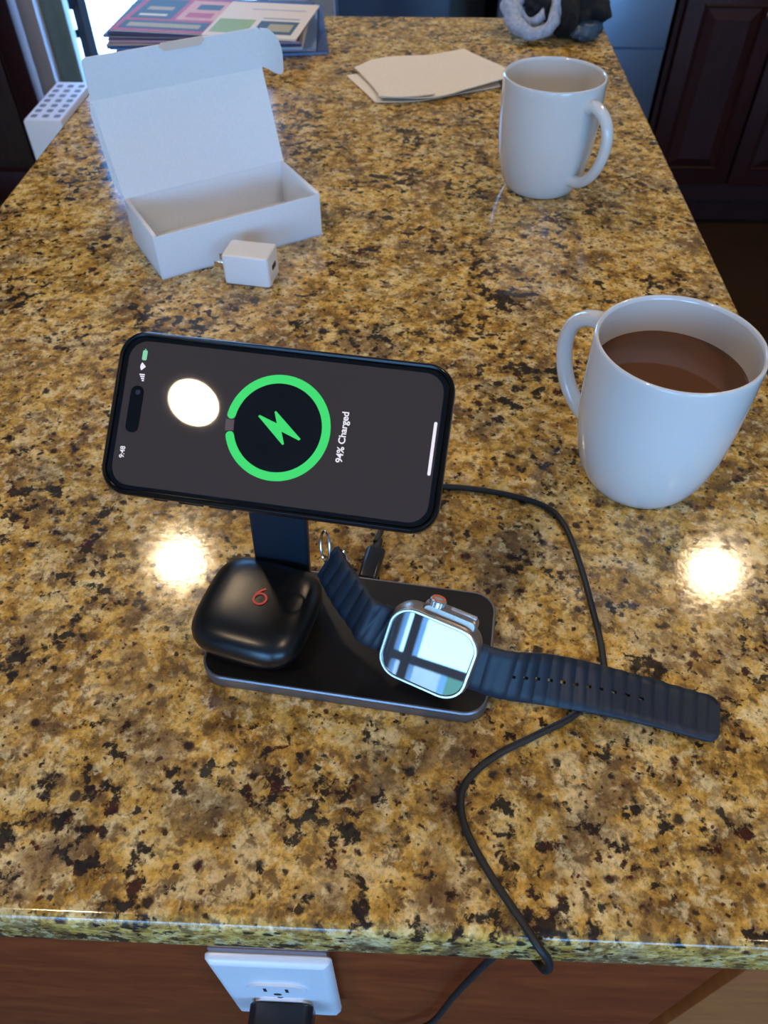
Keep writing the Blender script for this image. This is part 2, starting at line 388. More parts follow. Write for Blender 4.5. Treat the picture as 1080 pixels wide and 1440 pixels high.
# cherry base cabinet on the far right
cab = thing('base_cabinet', 'dark cherry base cabinet with raised panel doors at far right', 'cabinet', (1.3, KY, ZF))
bm = BM(); box(bm, (.706, KY+.02, ZF+.10), (2.3, YK-.02, -.04)); box(bm, (.72, KY+.085, ZF+.001), (2.3, KY+.11, ZF+.10)); P(cab, 'carcass', bm, 'cherry')
def raised_door(x0, x1, z0, z1, knob):
    bm = BM(); box(bm, (x0, KY, z0), (x1, KY+.02, z1), .003)
    d = P(cab, 'door', bm, 'cherry')
    px0, px1, pz0, pz1 = x0+.052, x1-.045, z0+.055, z1-.06
    bm = BM()
    def q(ins, y): return [Vector((px0+ins, y, pz0+ins)), Vector((px1-ins, y, pz0+ins)), Vector((px1-ins, y, pz1-ins)), Vector((px0+ins, y, pz1-ins))]
    loft(bm, [q(-.004, KY-.0005), q(-.004, KY-.004), q(0, KY-.0065), q(.004, KY-.001), q(.030, KY-.011), q(.031, KY-.012)], caps=(False, True))
    for v in bm.verts: v.co -= cab.location
    obj('raised_panel', bm, 'cherry', d, smooth=False)
    bm = BM(); T = fr((knob, KY, z1-.075), (1, 0, 0), (0, 0, 1), (0, -1, 0))
    rings = [[T @ Vector((r*math.cos(2*PI*i/20), r*math.sin(2*PI*i/20), z)) for i in range(20)] for r, z in ((.006, 0), (.005, .012), (.014, .018), (.015, .023), (.011, .028), (.003, .030))]
    loft(bm, rings)
    for v in bm.verts: v.co -= cab.location
    obj('knob', bm, 'steel', d)
raised_door(.722, .975, -.755, -.205, .948)
raised_door(.985, 1.36, -.755, -.205, 1.02)
raised_door(1.37, 1.74, -.755, -.205, 1.71)
bm = BM(); box(bm, (.722, KY, -.195), (1.36, KY+.02, -.06), .003); P(cab, 'drawer_front', bm, 'cherry')
bm = BM(); box(bm, (-.35, KY-.03, -.035), (2.3, YK-.02, 0), .004)
tag(obj('back_countertop', bm, 'granite'), 'granite worktop over the base cabinets along the far wall, above the frame', 'countertop')
# steel appliance and its navy neighbour
fr_ = thing('dishwasher', 'blue-grey stainless dishwasher front between black gap and cherry cabinet', 'appliance', (.45, KY, ZF))
bm = BM(); box(bm, (.213, KY-.005, ZF+.10), (.690, KY+.03, -.04), .006); P(fr_, 'door', bm, 'fridge')
bm = BM(); box(bm, (.22, KY+.05, ZF+.001), (.69, KY+.60, -.045)); P(fr_, 'body', bm, 'black_metal')
bm = BM(); box(bm, (.213, KY-.0065, -.372), (.690, KY-.004, -.366)); P(fr_, 'panel_seam', bm, 'navy_steel')
nv = thing('navy_cabinet', 'dark navy cabinet front behind the far edge of the granite', 'cabinet', (-.07, KY, ZF))
bm = BM(); box(bm, (-.233, KY, ZF+.001), (.086, YK-.03, -.04), .004); P(nv, 'body', bm, 'navy_steel')
bm = BM(); box(bm, (-.225, KY-.012, ZF+.1), (.080, KY+.001, -.05), .003); P(nv, 'door', bm, 'navy_steel')
# tall dark cabinet on the left
lc = thing('tall_cabinet', 'tall dark brown wooden cabinet at the left edge of the photo', 'cabinet', (-1.6, 2.6, ZF))
bm = BM(); box(bm, (-2.2, 2.62, ZF+.001), (-1.245, 2.68, 1.3), .003); P(lc, 'carcass', bm, 'dark_wood')
bm = BM(); box(bm, (-1.285, 2.600, ZF+.06), (-1.215, 2.66, 1.3), .004); P(lc, 'stile', bm, 'cherry')
bm = BM(); box(bm, (-2.2, 2.605, ZF+.12), (-1.295, 2.62, 1.2), .004); P(lc, 'door', bm, 'dark_wood')
bm = BM(); box(bm, (-2.2, 2.585, ZF+.001), (-1.215, 2.64, ZF+.10), .006); P(lc, 'base_molding', bm, 'cherry')
# perforated white tower beside the island
wt = thing('air_purifier', 'white tower with a perforated top beside the left edge of the island', 'appliance', (-.803, 1.823, ZF))
bm = BM(); ww, dd, zt = .085, .228, -.30
rslab(bm, ww, dd, .006, [(0, .002), (.004, 0), (zt-ZF-.004, 0), (zt-ZF, .003)], 4)
obj('housing', bm, 'white_plastic', wt)
bm = BM()
for i in range(3):
    for j in range(7):
        x = -ww/2+.017+i*.0255; y = -dd/2+.026+j*.029
        rslab(bm, .0135, .0155, .003, [(zt-ZF-.001, 0), (zt-ZF+.0006, 0)], 3, (x, y))
obj('vent_holes', bm, mat('vent_grey', (.16, .16, .16), .6), wt)['kind'] = 'stuff'
# black chair on the patio outside
ch = thing('patio_chair', 'black metal patio chair standing outside the glass door', 'chair', (-1.445, 3.75, ZF-.02), R(21))
def bar(name, a, b, wd=.03):
    bm = BM(); tube(bm, [a, b], wd/2, 1, 4, smooth=False); return obj(name, bm, 'black_metal', ch)
for sx, sy in ((0, 0), (-.45, 0), (0, .45), (-.45, .45)): bar('leg', (sx, sy, 0), (sx, sy, .62 if sy == 0 else .95), .062)
bar('arm', (0, -.04, .62), (0, .5, .62), .05); bar('arm', (-.45, -.04, .62), (-.45, .5, .62), .05)
bar('front_rail', (-.45, 0, .325), (0, 0, .325), .06); bar('stretcher', (-.45, .02, .20), (0, .02, .20), .035)
bm = BM(); box(bm, (-.45, 0, .36), (0, .45, .39), .01); obj('seat', bm, 'black_metal', ch)
bm = BM(); box(bm, (-.45, .43, .5), (0, .46, .95), .01); obj('backrest', bm, 'black_metal', ch)

# ================================================================ CHARGING STAND
BA = R(-7.2)
st = thing('charging_stand', 'black and grey charging stand holding phone, earbud case and watch', 'charger', (-.0265, .2332, 0), BA)
bm = BM(); rslab(bm, .1510, .0770, .0130, [(.0004, .0020), (.0012, .0006), (.002, 0), (.0094, 0)], 10); obj('base', bm, 'alu', st)
bm = BM(); rslab(bm, .1510, .0770, .0130, [(.0094, 0), (.0102, .0006), (.0102, .0014), (.0096, .0014)], 10, caps=(False, False)); obj('rim', bm, 'alu_edge', st)
bm = BM(); rslab(bm, .1484, .0744, .0118, [(.0090, 0), (.0099, 0), (.0100, .0002)], 10); obj('top_pad', bm, 'black_matte', st)
bm = BM(); rslab(bm, .12, .05, .01, [(-.0, 0), (.0006, 0)], 6); obj('rubber_foot', bm, 'cable', st)
SI = Matrix.Translation((-.0265, .2332, 0)) @ Matrix.Rotation(BA, 4, 'Z'); SIi = SI.inverted()
def SP(name, bm, m):
    for v in bm.verts: v.co = SIi @ v.co
    return obj(name, bm, m, st)
PC = Vector((-.05872536, .25591456, .13530834))
PX_, PY_, PN = Vector((.99172, -.12762, -.01426)), Vector((.10870, .77513, .62238)), Vector((-.06838, -.61877, .78259))
PT = fr(PC, PX_, PY_, PN)
ux = Vector((.992, -.125, 0)); uy = Vector((.125, .992, 0))
# column: flat bar 30 mm wide, leaning slightly
bm = BM(); rings = []
for c, th in ((Vector((-.0672, .2665, .0100)), .0075), (Vector((-.0668, .2655, .03)), .0065), (Vector((-.0645, .2625, .08)), .006), (Vector((-.0615, .2660, .112)), .006)):
    rings.append([c+ux*sx+uy*sy for sx, sy in rrect(.0305, th, .002, 4)])
loft(bm, rings); SP('column', bm, 'column')
bm = BM(); tube(bm, [(-.0615, .266, .108), tuple(PC-PN*.0165)], .007, 1, 16, smooth=False); SP('hinge', bm, 'black_matte')
bm = BM()
loft(bm, [[PT @ Vector((r*math.cos(2*PI*i/48), r*math.sin(2*PI*i/48), z)) for i in range(48)] for r, z in ((.010, -.0175), (.026, -.0165), (.028, -.015), (.028, -.0100))])
SP('phone_pad', bm, 'black_matte')

# ================================================================ PHONE
ph = thing('smartphone', 'smartphone in a glossy black case showing 94% Charged, mounted on the charging stand', 'phone', mw=PT)
bm = BM(); rslab(bm, .1535, .0750, .0125, [(-.0098, .0020), (-.0092, .0006), (-.0080, 0), (-.0005, 0), (.0008, .0005), (.0013, .0013), (.0009, .0021), (.0000, .0024)], 12, caps=(True, False))
obj('case', bm, 'case_black', ph)
bm = BM(); rslab(bm, .1489, .0704, .0104, [(-.002, 0), (-.0001, 0), (.0001, .0004)], 12); obj('bezel', bm, 'glass_black', ph)
bm = BM(); rslab(bm, .1438, .0660, .0088, [(.00005, 0), (.00018, 0)], 12); dsp = obj('display', bm, 'scr_grey_haze', ph)
Z1 = .00026
def disc(r, z, n=72):
    bm = BM(); lathe(bm, [(r, z-.0001), (r, z)], n); return bm
bm = BM(); lathe(bm, [(.0200, .0001), (.0200, .00022)], 72, (.001, .0010)); obj('ring_centre', bm, 'scr_black', dsp)
def arc(r0, r1, a0, a1, z, m, name, rnd=True):
    n = 96; bm = BM(); inner, outer = [], []
    rc, hw = (r0+r1)/2, (r1-r0)/2; pts = []
    for i in range(n+1):
        a = R(a0+(a1-a0)*i/n); pts.append((r1*math.cos(a), r1*math.sin(a)))
    if rnd:
        a = R(a1); c = Vector((rc*math.cos(a), rc*math.sin(a)))
        for j in range(1, 6): b = a+PI*j/6; pts.append((c.x+hw*math.cos(b), c.y+hw*math.sin(b)))
    for i in range(n, -1, -1):
        a = R(a0+(a1-a0)*i/n); pts.append((r0*math.cos(a), r0*math.sin(a)))
    if rnd:
        a = R(a0); c = Vector((rc*math.cos(a), rc*math.sin(a)))
        for j in range(1, 6): b = a+PI+PI*j/6; pts.append((c.x+hw*math.cos(b), c.y+hw*math.sin(b)))
    a_, b_ = pts[:n+1], pts[n+1+(5 if rnd else 0):n+1+(5 if rnd else 0)+n+1][::-1]
    va = [bm.verts.new((x+.001, y+.001, z)) for x, y in a_]; vb = [bm.verts.new((x+.001, y+.001, z)) for x, y in b_]
    for k in range(n): bm.faces.new((va[k], va[k+1], vb[k+1], vb[k]))
    if rnd:
        e1 = [bm.verts.new((x+.001, y+.001, z)) for x, y in pts[n+1:n+6]]; e0 = [bm.verts.new((x+.001, y+.001, z)) for x, y in pts[-5:]]
        bm.faces.new([va[-1]]+e1+[vb[-1]]); bm.faces.new([vb[0]]+e0+[va[0]])
    return obj(name, bm, m, dsp, smooth=False)
# 94 % ring, starts at the phone's top (image left) and runs clockwise seen in portrait
arc(.0199, .0238, -164, 171, Z1, 'scr_green', 'charge_ring')
arc(.0199, .0238, 177, 190, Z1, 'scr_dim', 'ring_gap', rnd=False)
def flat(name, polys, m, z=Z1):
    bm = BM()
    for pl in polys:
        f = bm.faces.new([bm.verts.new((x, y, z)) for x, y in pl])
    bmesh.ops.triangulate(bm, faces=list(bm.faces), ngon_method='EAR_CLIP'); return obj(name, bm, m, dsp, smooth=False)
# lightning bolt (long axis along the phone's length)
b = [(-.0098, .0052), (-.0090, .0060), (.0002, .0012), (.0005, .0013), (-.0012, .0064), (-.0006, .0068)]
bolt = [(-.0093, .0048), (-.0086, .0054), (-.0004, .0026), (-.0022, .0076), (-.0015, .0080), (.0112, -.0030), (.0106, -.0038), (.0022, -.0008), (.0042, -.0062), (.0034, -.0066)]
flat('bolt_icon', [[(x+.0008, y+.0003) for x, y in bolt]], 'scr_green')
def text(s, size, x, y, m, name, ang=90, parent=None, z=Z1, bold=.0):
    cu = bpy.data.curves.new(name, 'FONT'); cu.body = s; cu.size = size; cu.align_x = 'CENTER'; cu.align_y = 'CENTER'; cu.offset = bold; cu.space_character = .98
    t = bpy.data.objects.new(name, cu); C.objects.link(t); dg = bpy.context.evaluated_depsgraph_get(); dg.update()
    me = bpy.data.meshes.new_from_object(t.evaluated_get(dg)); bpy.data.objects.remove(t); 
    me.transform(Matrix.Translation((x, y, z)) @ Matrix.Rotation(R(ang), 4, 'Z')); me.materials.clear()
    return link(name, me, m, parent or dsp, smooth=False)
text('94% Charged', .0043, .0305, .0004, 'scr_white', 'charge_text', bold=.00009)
text('9:48', .0032, -.0680, -.0185, 'scr_white', 'clock_text', bold=.00005)
flat('home_indicator', [[(.0702+x*1.0, .0002+y) for x, y in rrect(.0014, .0236, .0006, 4)]], 'scr_white')
flat('signal_icon', [[(-.0645+dx, .0145+k*.0009) , (-.0645+.0012, .0145+k*.0009), (-.0645+.0012, .0151+k*.0009), (-.0645+dx, .0151+k*.0009)] for k, dx in enumerate((.0002, -.0003, -.0008, -.0013))], 'scr_white')
wf = [(-.0634, .0212)]+[(-.0634-.0026*math.cos(R(a)), .0212+.0026*math.sin(R(a))) for a in range(-45, 46, 9)]
flat('wifi_icon', [wf], 'scr_white')
flat('battery_icon', [[(-.0647+x, .0264+y) for x, y in rrect(.0022, .0046, .0006, 3)], [(-.0650, .0289), (-.0644, .0289), (-.0644, .0293), (-.0650, .0293)]], 'scr_mint')
bm = BM(); rslab(bm, .0062, .0215, .0030, [(.0001, 0), (.00026, 0)], 8, (-.0655, .0015)); isl_ = obj('camera_pill', bm, 'glass_black', dsp)
bm = BM(); lathe(bm, [(.0012, .0002), (.0012, .00032)], 20, (-.0652, .0092)); obj('selfie_lens', bm, mat('lens_blue', (.01, .02, .05), .05, coat=1), dsp)
for xa, xb in ((-.052, -.046), (-.040, -.029), (-.026, -.015)):
    bm = BM(); box(bm, (xa, -.0381, -.0065), (xb, -.0368, -.0035), .0005); obj('side_button', bm, 'case_black', ph)

# ================================================================ EARBUD CASE
EA = R(-14.8)
eb = thing('earbud_case', 'rounded black earbud case with a small red emblem on the stand', 'earbud case', (-.0765, .2352, .0103), EA)
eb.scale = (.97, .97, .97)
def squircle(hw, n=56, p=3.6):
    out = []
    for i in range(n):
        a = 2*PI*i/n; c, s = math.cos(a), math.sin(a)
        k = (abs(c)**p+abs(s)**p)**(-1/p); out.append((c*k*hw, s*k*hw))
    return out
def sq_loft(prof, ex=(1, 1)):
    bm = BM(); loft(bm, [[Vector((x*ex[0], y*ex[1], z)) for x, y in squircle(h, p=p)] for h, z, p in prof]); return bm
obj('bottom_shell', sq_loft([(.014, .0, 2.6), (.020, .0004, 2.8), (.025, .0022, 3.1), (.0285, .0052, 3.4), (.0300, .0082, 3.6), (.0302, .0090, 3.6)]), 'black_satin', eb, auto=80)
obj('seam', sq_loft([(.0297, .0089, 3.6), (.0297, .0104, 3.6)]), 'seam', eb, auto=80)
lid = obj('lid', sq_loft([(.0302, .0098, 3.6), (.0311, .0120, 3.7), (.0316, .0155, 3.8), (.0314, .0185, 3.8), (.0303, .0215, 3.7), (.0283, .0242, 3.5), (.0255, .0262, 3.3), (.0215, .0275, 3.0), (.0160, .0282, 2.7), (.0090, .0286, 2.4), (.0030, .0287, 2.2)]), 'black_satin', eb, auto=80)
bm = BM(); lx, ly, lz = .0030, -.0010, .0289
rg = []
for i in range(36):
    a = 2*PI*i/36; d = Vector((math.cos(a), math.sin(a), 0)); c = Vector((lx, ly, lz))+d*.0034; rg.append([c+d*.0006, c+d*.0006+Vector((0, 0, .00025)), c-d*.0006+Vector((0, 0, .00025)), c-d*.0006])
loft(bm, rg, close=True)
sr = []
for p, q in zip(catmull([(-.0034, .0000, 0), (-.0030, .0024, 0), (-.0016, .0048, 0), (.0006, .0070, 0)], 5), catmull([(-.0034, .0000, 0), (-.0030, .0024, 0), (-.0016, .0048, 0), (.0006, .0070, 0)], 5)[1:]+[Vector((.0012, .0077, 0))]):
    t = (q-p).normalized(); nn = Vector((-t.y, t.x, 0))*.0006; c = Vector((lx, ly, lz))+p
    sr.append([c+nn, c-nn, c-nn+Vector((0, 0, .00028)), c+nn+Vector((0, 0, .00028))])
loft(bm, sr)
obj('emblem', bm, 'red_logo', lid)

# ================================================================ WATCH
WX = Vector((.92572, -.36722, -.09053)); WY = Vector((.22996, .35648, .90556)); WN = Vector((-.30027, -.85911, .41445))
rot = Matrix.Rotation(R(-5), 3, WX); WY = rot @ WY; WN = rot @ WN
WC = Vector((.01258, .20377, .0385)); WT = fr(WC, WX, WY, WN)
wa = thing('smartwatch', 'titanium smartwatch with navy ribbed band standing tilted on the charging stand', 'watch', mw=WT)
bm = BM(); rslab(bm, .0480, .0425, .0125, [(-.0125, .007), (-.0118, .003), (-.009, .0006), (-.006, 0), (-.003, .0004), (-.0012, .0010), (-.0004, .0014)], 12, caps=(True, True)); body = obj('case', bm, 'titanium', wa)
bm = BM(); rslab(bm, .0458, .0400, .0118, [(-.0008, 0), (.0004, .0001), (.0008, .0005), (.0008, .0014), (.0004, .0017), (-.0002, .0017)], 12, caps=(False, False)); obj('bezel', bm, 'ti_bright', wa)
bm = BM(); rslab(bm, .0424, .0366, .0101, [(-.0010, 0), (.0001, 0), (.00025, .0003)], 12); obj('glass', bm, 'watch_glass', wa)
bm = BM(); rslab(bm, .0280, .0080, .0035, [(-.0098, .001), (-.0088, 0), (-.0035, 0), (-.0025, .001)], 6, (.0040, .0205)); obj('crown_guard', bm, 'titanium', wa)
def yaxis_disc(prof, cx, cy, cz, n=28, teeth=False):
    bm = BM(); rings = []
    for r, y in prof:
        rings.append([Vector((cx+(r*(1+(.05 if teeth and i % 2 else 0)))*math.cos(2*PI*i/n), cy+y, cz+(r*(1+(.05 if teeth and i % 2 else 0)))*math.sin(2*PI*i/n))) for i in range(n)])
    loft(bm, rings); return bm
cro = obj('crown', yaxis_disc([(.0034, 0), (.0040, .0003), (.0040, .0030), (.0034, .0036)], -.0040, .0236, -.0058, 36, True), 'ti_bright', wa)
bm = BM(); rg = []
for i in range(36):
    a = 2*PI*i/36; d = Vector((math.cos(a), 0, math.sin(a))); c = Vector((-.0040, .0272, -.0058))+d*.0030; rg.append([c+d*.00045, c+d*.00045+Vector((0, .0003, 0)), c-d*.00045+Vector((0, .0003, 0)), c-d*.00045])
loft(bm, rg, close=True); obj('orange_ring', bm, 'orange', cro)
bm = BM(); box(bm, (.0030, .0240, -.0075), (.0165, .0256, -.0045), .0007); obj('side_button', bm, 'ti_bright', wa)
for k in range(2):
    pass
# ribbed band
def band(name, pts, wv, width, pitch, amp, taper_end=True, holes=None, mw=None, th=.0018):
    P_ = catmull(pts, 40); W_ = catmull(wv, 40)
    L = [0]
    for a, b_ in zip(P_, P_[1:]): L.append(L[-1]+(b_-a).length)
    tot = L[-1]; n = int(tot/pitch*10); cols = [-1, -.97, -.6, -.22, -.06, .06, .22, .6, .97, 1]
    top, bot = [], []; inv = WT.inverted(); ss = []
    j = 0
    for i in range(n+1):
        s = tot*i/n
        while j < len(L)-2 and L[j+1] < s: j += 1
        t = (s-L[j])/(L[j+1]-L[j]); p = P_[j].lerp(P_[j+1], t); wdir = W_[j].lerp(W_[j+1], t).normalized()
        tg = (P_[j+1]-P_[j]).normalized(); nn = tg.cross(wdir).normalized(); wdir = nn.cross(tg).normalized()
        hw = width/2
        d = tot-s
        if taper_end and d < .006: hw = width/2-.006+math.sqrt(max(0, .006**2-(.006-d)**2)) if d < .006 else hw
        rip = amp*abs(math.sin(PI*s/pitch))**.8 if (d > .006 or not taper_end) else amp*.6
        rt, rb = [], []
        for c in cols:
            ed = 1-.6*(abs(c) > .98)
            rt.append(inv @ (p+wdir*hw*c+nn*(th/2+rip)*ed)); rb.append(inv @ (p+wdir*hw*c-nn*(th/2+rip*.8)*ed))
        top.append(rt); bot.append(rb); ss.append(s)
    bm = BM()
    tv = [[bm.verts.new(q) for q in r] for r in top]; bv = [[bm.verts.new(q) for q in r] for r in bot]
    nc = len(cols)
    def hole(i, c):
        if not holes or c != 4: return False
        if not (0 <= i < n): return False
        sm = (ss[i]+ss[i+1])/2; ph_ = (sm/pitch) % 1
        return holes[0] < sm < holes[1] and (ph_ < .2 or ph_ > .8)
    for i in range(n):
        for c in range(nc-1):
            if hole(i, c): 
                for (a, b2) in (((i, c), (i+1, c)), ((i+1, c+1), (i, c+1))):
                    bm.faces.new((tv[a[0]][a[1]], tv[b2[0]][b2[1]], bv[b2[0]][b2[1]], bv[a[0]][a[1]]))
                if not hole(i-1, c): bm.faces.new((tv[i][c], tv[i][c+1], bv[i][c+1], bv[i][c]))
                if not hole(i+1, c): bm.faces.new((tv[i+1][c], tv[i+1][c+1], bv[i+1][c+1], bv[i+1][c]))
                continue
            bm.faces.new((tv[i][c], tv[i][c+1], tv[i+1][c+1], tv[i+1][c])); bm.faces.new((bv[i][c], bv[i+1][c], bv[i+1][c+1], bv[i][c+1]))
        for c in (0, nc-1): bm.faces.new((tv[i][c], tv[i+1][c], bv[i+1][c], bv[i][c]))
    for i in (0, n):
        for c in range(nc-1): bm.faces.new((tv[i][c], tv[i][c+1], bv[i][c+1], bv[i][c]))
    return obj(name, bm, 'rubber', wa, auto=75)
rs = WT @ Vector((.0205, 0, -.0068)); ls = WT @ Vector((-.0205, 0, -.0068))
band('band', [tuple(rs), (.0500, .1975, .0318), (.0725, .2012, .0225), (.1010, .2018, .0135), (.1310, .1978, .0078), (.1605, .1908, .0055)],
     [tuple(WY), (.25, .50, .78), (.27, .75, .52), (.28, .90, .22), (.28, .95, .08), (.29, .955, .04)], .0255, .0072, .0008, holes=(.022, .098))
band('band', [tuple(ls), (-.0165, .2175, .0445), (-.0245, .2275, .0460), (-.0325, .2385, .0480), (-.0395, .2500, .0505)],
     [tuple(WY), (.20, .40, .88), (.22, .40, .88), (.25, .35, .88), (.25, .30, .9)], .0250, .0066, .0009, taper_end=False)
lp = Vector((-.0405, .2520, .0600)); bm = BM(); pts = []
inv = WT.inverted()
for i in range(32):
    a = 2*PI*i/32; pts.append(inv @ (lp+Vector((.05, .35, .94))*.0085*math.sin(a)+Vector((-.55, .75, -.2))*.0048*math.cos(a)))
tube(bm, pts, .0007, 1, 8, smooth=False, close=True, caps=(False, False), upv=(.6, .5, .1)); obj('buckle_loop', bm, 'steel', wa)
bm = BM(); pts = []
for i in range(32):
    a = 2*PI*i/32; pts.append(inv @ (lp+Vector((.008, -.005, -.006))+Vector((.15, .45, .88))*.0065*math.sin(a)+Vector((-.75, .55, -.1))*.0035*math.cos(a)))
tube(bm, pts, .0008, 1, 8, smooth=False, close=True, caps=(False, False), upv=(.6, .5, .1)); obj('buckle_loop', bm, 'steel', wa)
# watch puck arm of the stand
bm = BM()
loft(bm, [[WT @ Vector((r*math.cos(2*PI*i/40), r*math.sin(2*PI*i/40), z)) for i in range(40)] for r, z in ((.0150, -.0205), (.0165, -.0190), (.0165, -.0130))])
SP('watch_pad', bm, 'black_matte')
a0 = WT @ Vector((0, -.004, -.019)); bm = BM(); tube(bm, [(a0.x+.004, a0.y+.012, .0095), tuple(a0)], .0055, 1, 14, smooth=False, sx=1.5); SP('watch_arm', bm, 'black_matte')

# ================================================================ CABLE
cb = thing('charging_cable', 'thin black charging cable looping over the granite and the counter edge', 'cable', (0, 0, 0))
pts = [(-.0172, .3010, .0062), (-.0142, .3135, .0050), (-.0115, .3330, .0032), (-.0020, .3490, .0026), (.0226, .3532, .0023), (.0547, .3499, .0023), (.0858, .3398, .0023), (.0985, .3239, .0023), (.1045, .2930, .0023), (.1073, .2621, .0023), (.1088, .2338, .0023),
       (.1060, .2120, .0023), (.0898, .1937, .0023), (.0707, .1824, .0023), (.0487, .1703, .0023), (.0352, .1589, .0023), (.0300, .1483, .0023), (.0318, .1335, .0023), (.0422, .1137, .0023), (.0545, .0955, .0026), (.0610, .0862, .0012), (.0655, .0836, -.0060), (.0680, .0828, -.018), (.0678, .0845, -.030), (.0665, .0890, -.0385), (.0625, .0950, -.045), (.0565, .0985, -.060), (.0496, .0988, -.0790),
       (.0374, .0988, -.168), (.0285, .0985, -.250), (.0150, .0965, -.285), (-.0200, .0850, -.330), (-.0500, .0760, -.300), (-.0645, .0750, -.245), (-.0655, .0745, -.2155)]
bm = BM(); tube(bm, pts, .00185, 7, 10); obj('cord', bm, 'cable', cb, auto=80)
cT = Matrix.Translation((-.0186, .2870, .0052)) @ Matrix.Rotation(R(-11), 4, 'Z')
bm = BM(); rslab(bm, .0118, .0062, .0026, [(-.0140, .0010), (-.0135, .0003), (.0085, 0), (.0100, .0012)], 6, T=cT @ Matrix.Rotation(R(-90), 4, 'X')); obj('connector', bm, 'black_plastic', cb)
bm = BM(); tube(bm, [tuple(cT @ Vector((0, .009, 0))), tuple(cT @ Vector((0, .0175, -.0003)))], lambda t: .0029-.0007*t, 1, 12, smooth=False); obj('strain_relief', bm, 'cable', cb)
bm = BM(); box(bm, (-.0735, .0690, -.2300), (-.0575, .0800, -.2115), .001); obj('connector', bm, 'black_plastic', cb)

# ================================================================ MUGS
def mug(label, loc, hang, coffee=None):
    t = thing('mug', label, 'mug', loc, 0, 'white ceramic mugs')
    H = .105
    out = [(.0300, .0016), (.0320, .0004), (.0335, .0004), (.0352, .0020), (.0385, .0080), (.0415, .0160), (.0440, .0260), (.0460, .0380), (.0472, .0520), (.0479, .0680), (.0482, .0850), (.0482, .1000), (.0481, .1035), (.0476, .1048), (.0467, .1050)]
    inn = [(.0460, .1044), (.0455, .1025), (.0454, .0850), (.0450, .0650), (.0440, .0480), (.0420, .0320), (.0380, .0170), (.0300, .0090), (.0150, .0065), (.0010, .0060)]
    bm = BM(); lathe(bm, out+inn[:2], 80, caps=(True, False)); obj('body', bm, 'ceramic', t, auto=70)
    bm = BM(); lathe(bm, inn[1:], 80, caps=(False, True)); obj('inner_glaze', bm, 'ceramic_in', t, auto=70)
    bm = BM(); c, s = math.cos(hang), math.sin(hang)
    hp = [(.0475, .0893), (.0540, .0915), (.0640, .0880), (.0715, .0800), (.0748, .0680), (.0735, .0530), (.0680, .0380), (.0590, .0265), (.0490, .0205), (.0400, .0200)]
    tube(bm, [(r*c, r*s, z) for r, z in hp], lambda q: .0060+.0018*(2*q-1)**4, 6, 16, upv=(-s, c, 0), sx=.80); obj('handle', bm, 'ceramic', t, auto=80)
    if coffee:
        bm = BM(); lathe(bm, [(.030, coffee-.003), (.0449, coffee-.001), (.0452, coffee+.0006), (.0440, coffee)], 64); obj('coffee', bm, 'coffee', t)
    return t
mug('white mug filled with milky coffee, handle to the left, nearest the camera', (.1535, .3735, 0), R(134), .080)
mug('empty white mug with its handle to the right, near the paper towel', (.1285, .7935, 0), R(-52))

# ================================================================ WHITE BOX
A = R(32.4); bxT = Matrix.Translation((-.2176, .5980, 0)) @ Matrix.Rotation(A, 4, 'Z')
bx = thing('mailer_box', 'open white cardboard mailer box with its lid standing up', 'box', (-.2176, .5980, 0), A)
W_, D_, H_ = .157, .0790, .040; th = .0012
def bpart(name, f, m='card'):
    bm = BM(); f(bm); return obj(name, bm, m, bx, auto=30)
bpart('bottom', lambda b: box(b, (0, 0, .0002), (W_, D_, .0014)))
bpart('front_wall', lambda b: box(b, (.0008, 0, .0002), (W_-.0010, th, H_-.0006), .0003))
bpart('back_wall', lambda b: box(b, (0, D_-th, .0002), (W_, D_, H_), .0003))
for nm, xa in (('side_wall', 0), ('side_wall', W_-.0036)):
    def f(b, xa=xa):
        box(b, (xa, .0006, .0002), (xa+th, D_-th, H_), .0003); box(b, (xa+.0024, .0016, .0014), (xa+.0036, D_-th, H_), .0003); box(b, (xa+.0003, .0008, H_-.0006), (xa+.0033, D_-th, H_+.0004), .0003)
    bpart(nm, f)
# lid hinged on the back wall, leaning back a little
ang = R(68.5)
def sheet(name, T, poly, parent=bx, m='card', t=th, auto=30):
    bm = BM(); prism(bm, poly, -t/2, t/2, T); return obj(name, bm, m, parent, auto=auto)
lidT = Matrix.Translation((0, D_-.0006, H_)) @ Matrix.Rotation(ang, 4, 'X')
LL = .0792
ldo = sheet('lid', lidT, [(0, 0), (W_, 0), (W_, LL), (0, LL)])
def rcorner(w0, w1, h0, r, n=6, both=True):
    p = [(w0, 0), (w1, 0)]
    for i in range(n+1): a = R(90*i/n); p.append((w1-r+r*math.cos(a), h0-r+r*math.sin(a)))
    for i in range(n+1): a = R(90+90*i/n); p.append((w0+r+r*math.cos(a), h0-r+r*math.sin(a)))
    return p
flT = lidT @ Matrix.Translation((0, LL, 0)) @ Matrix.Rotation(R(30), 4, 'X')
FL = .0345
flap = sheet('front_flap', flT, rcorner(-.0008, W_+.0002, FL, .004), ldo)
sheet('tuck_tab', flT @ Matrix.Translation((0, FL-.0022, .0014)) @ Matrix.Rotation(R(6), 4, 'X'), [(.068, -.003), (.101, -.003), (.1045, .0012), (.1030, .0040), (.0660, .0040), (.0640, .0015)], ldo, 'tab', t=.0008)
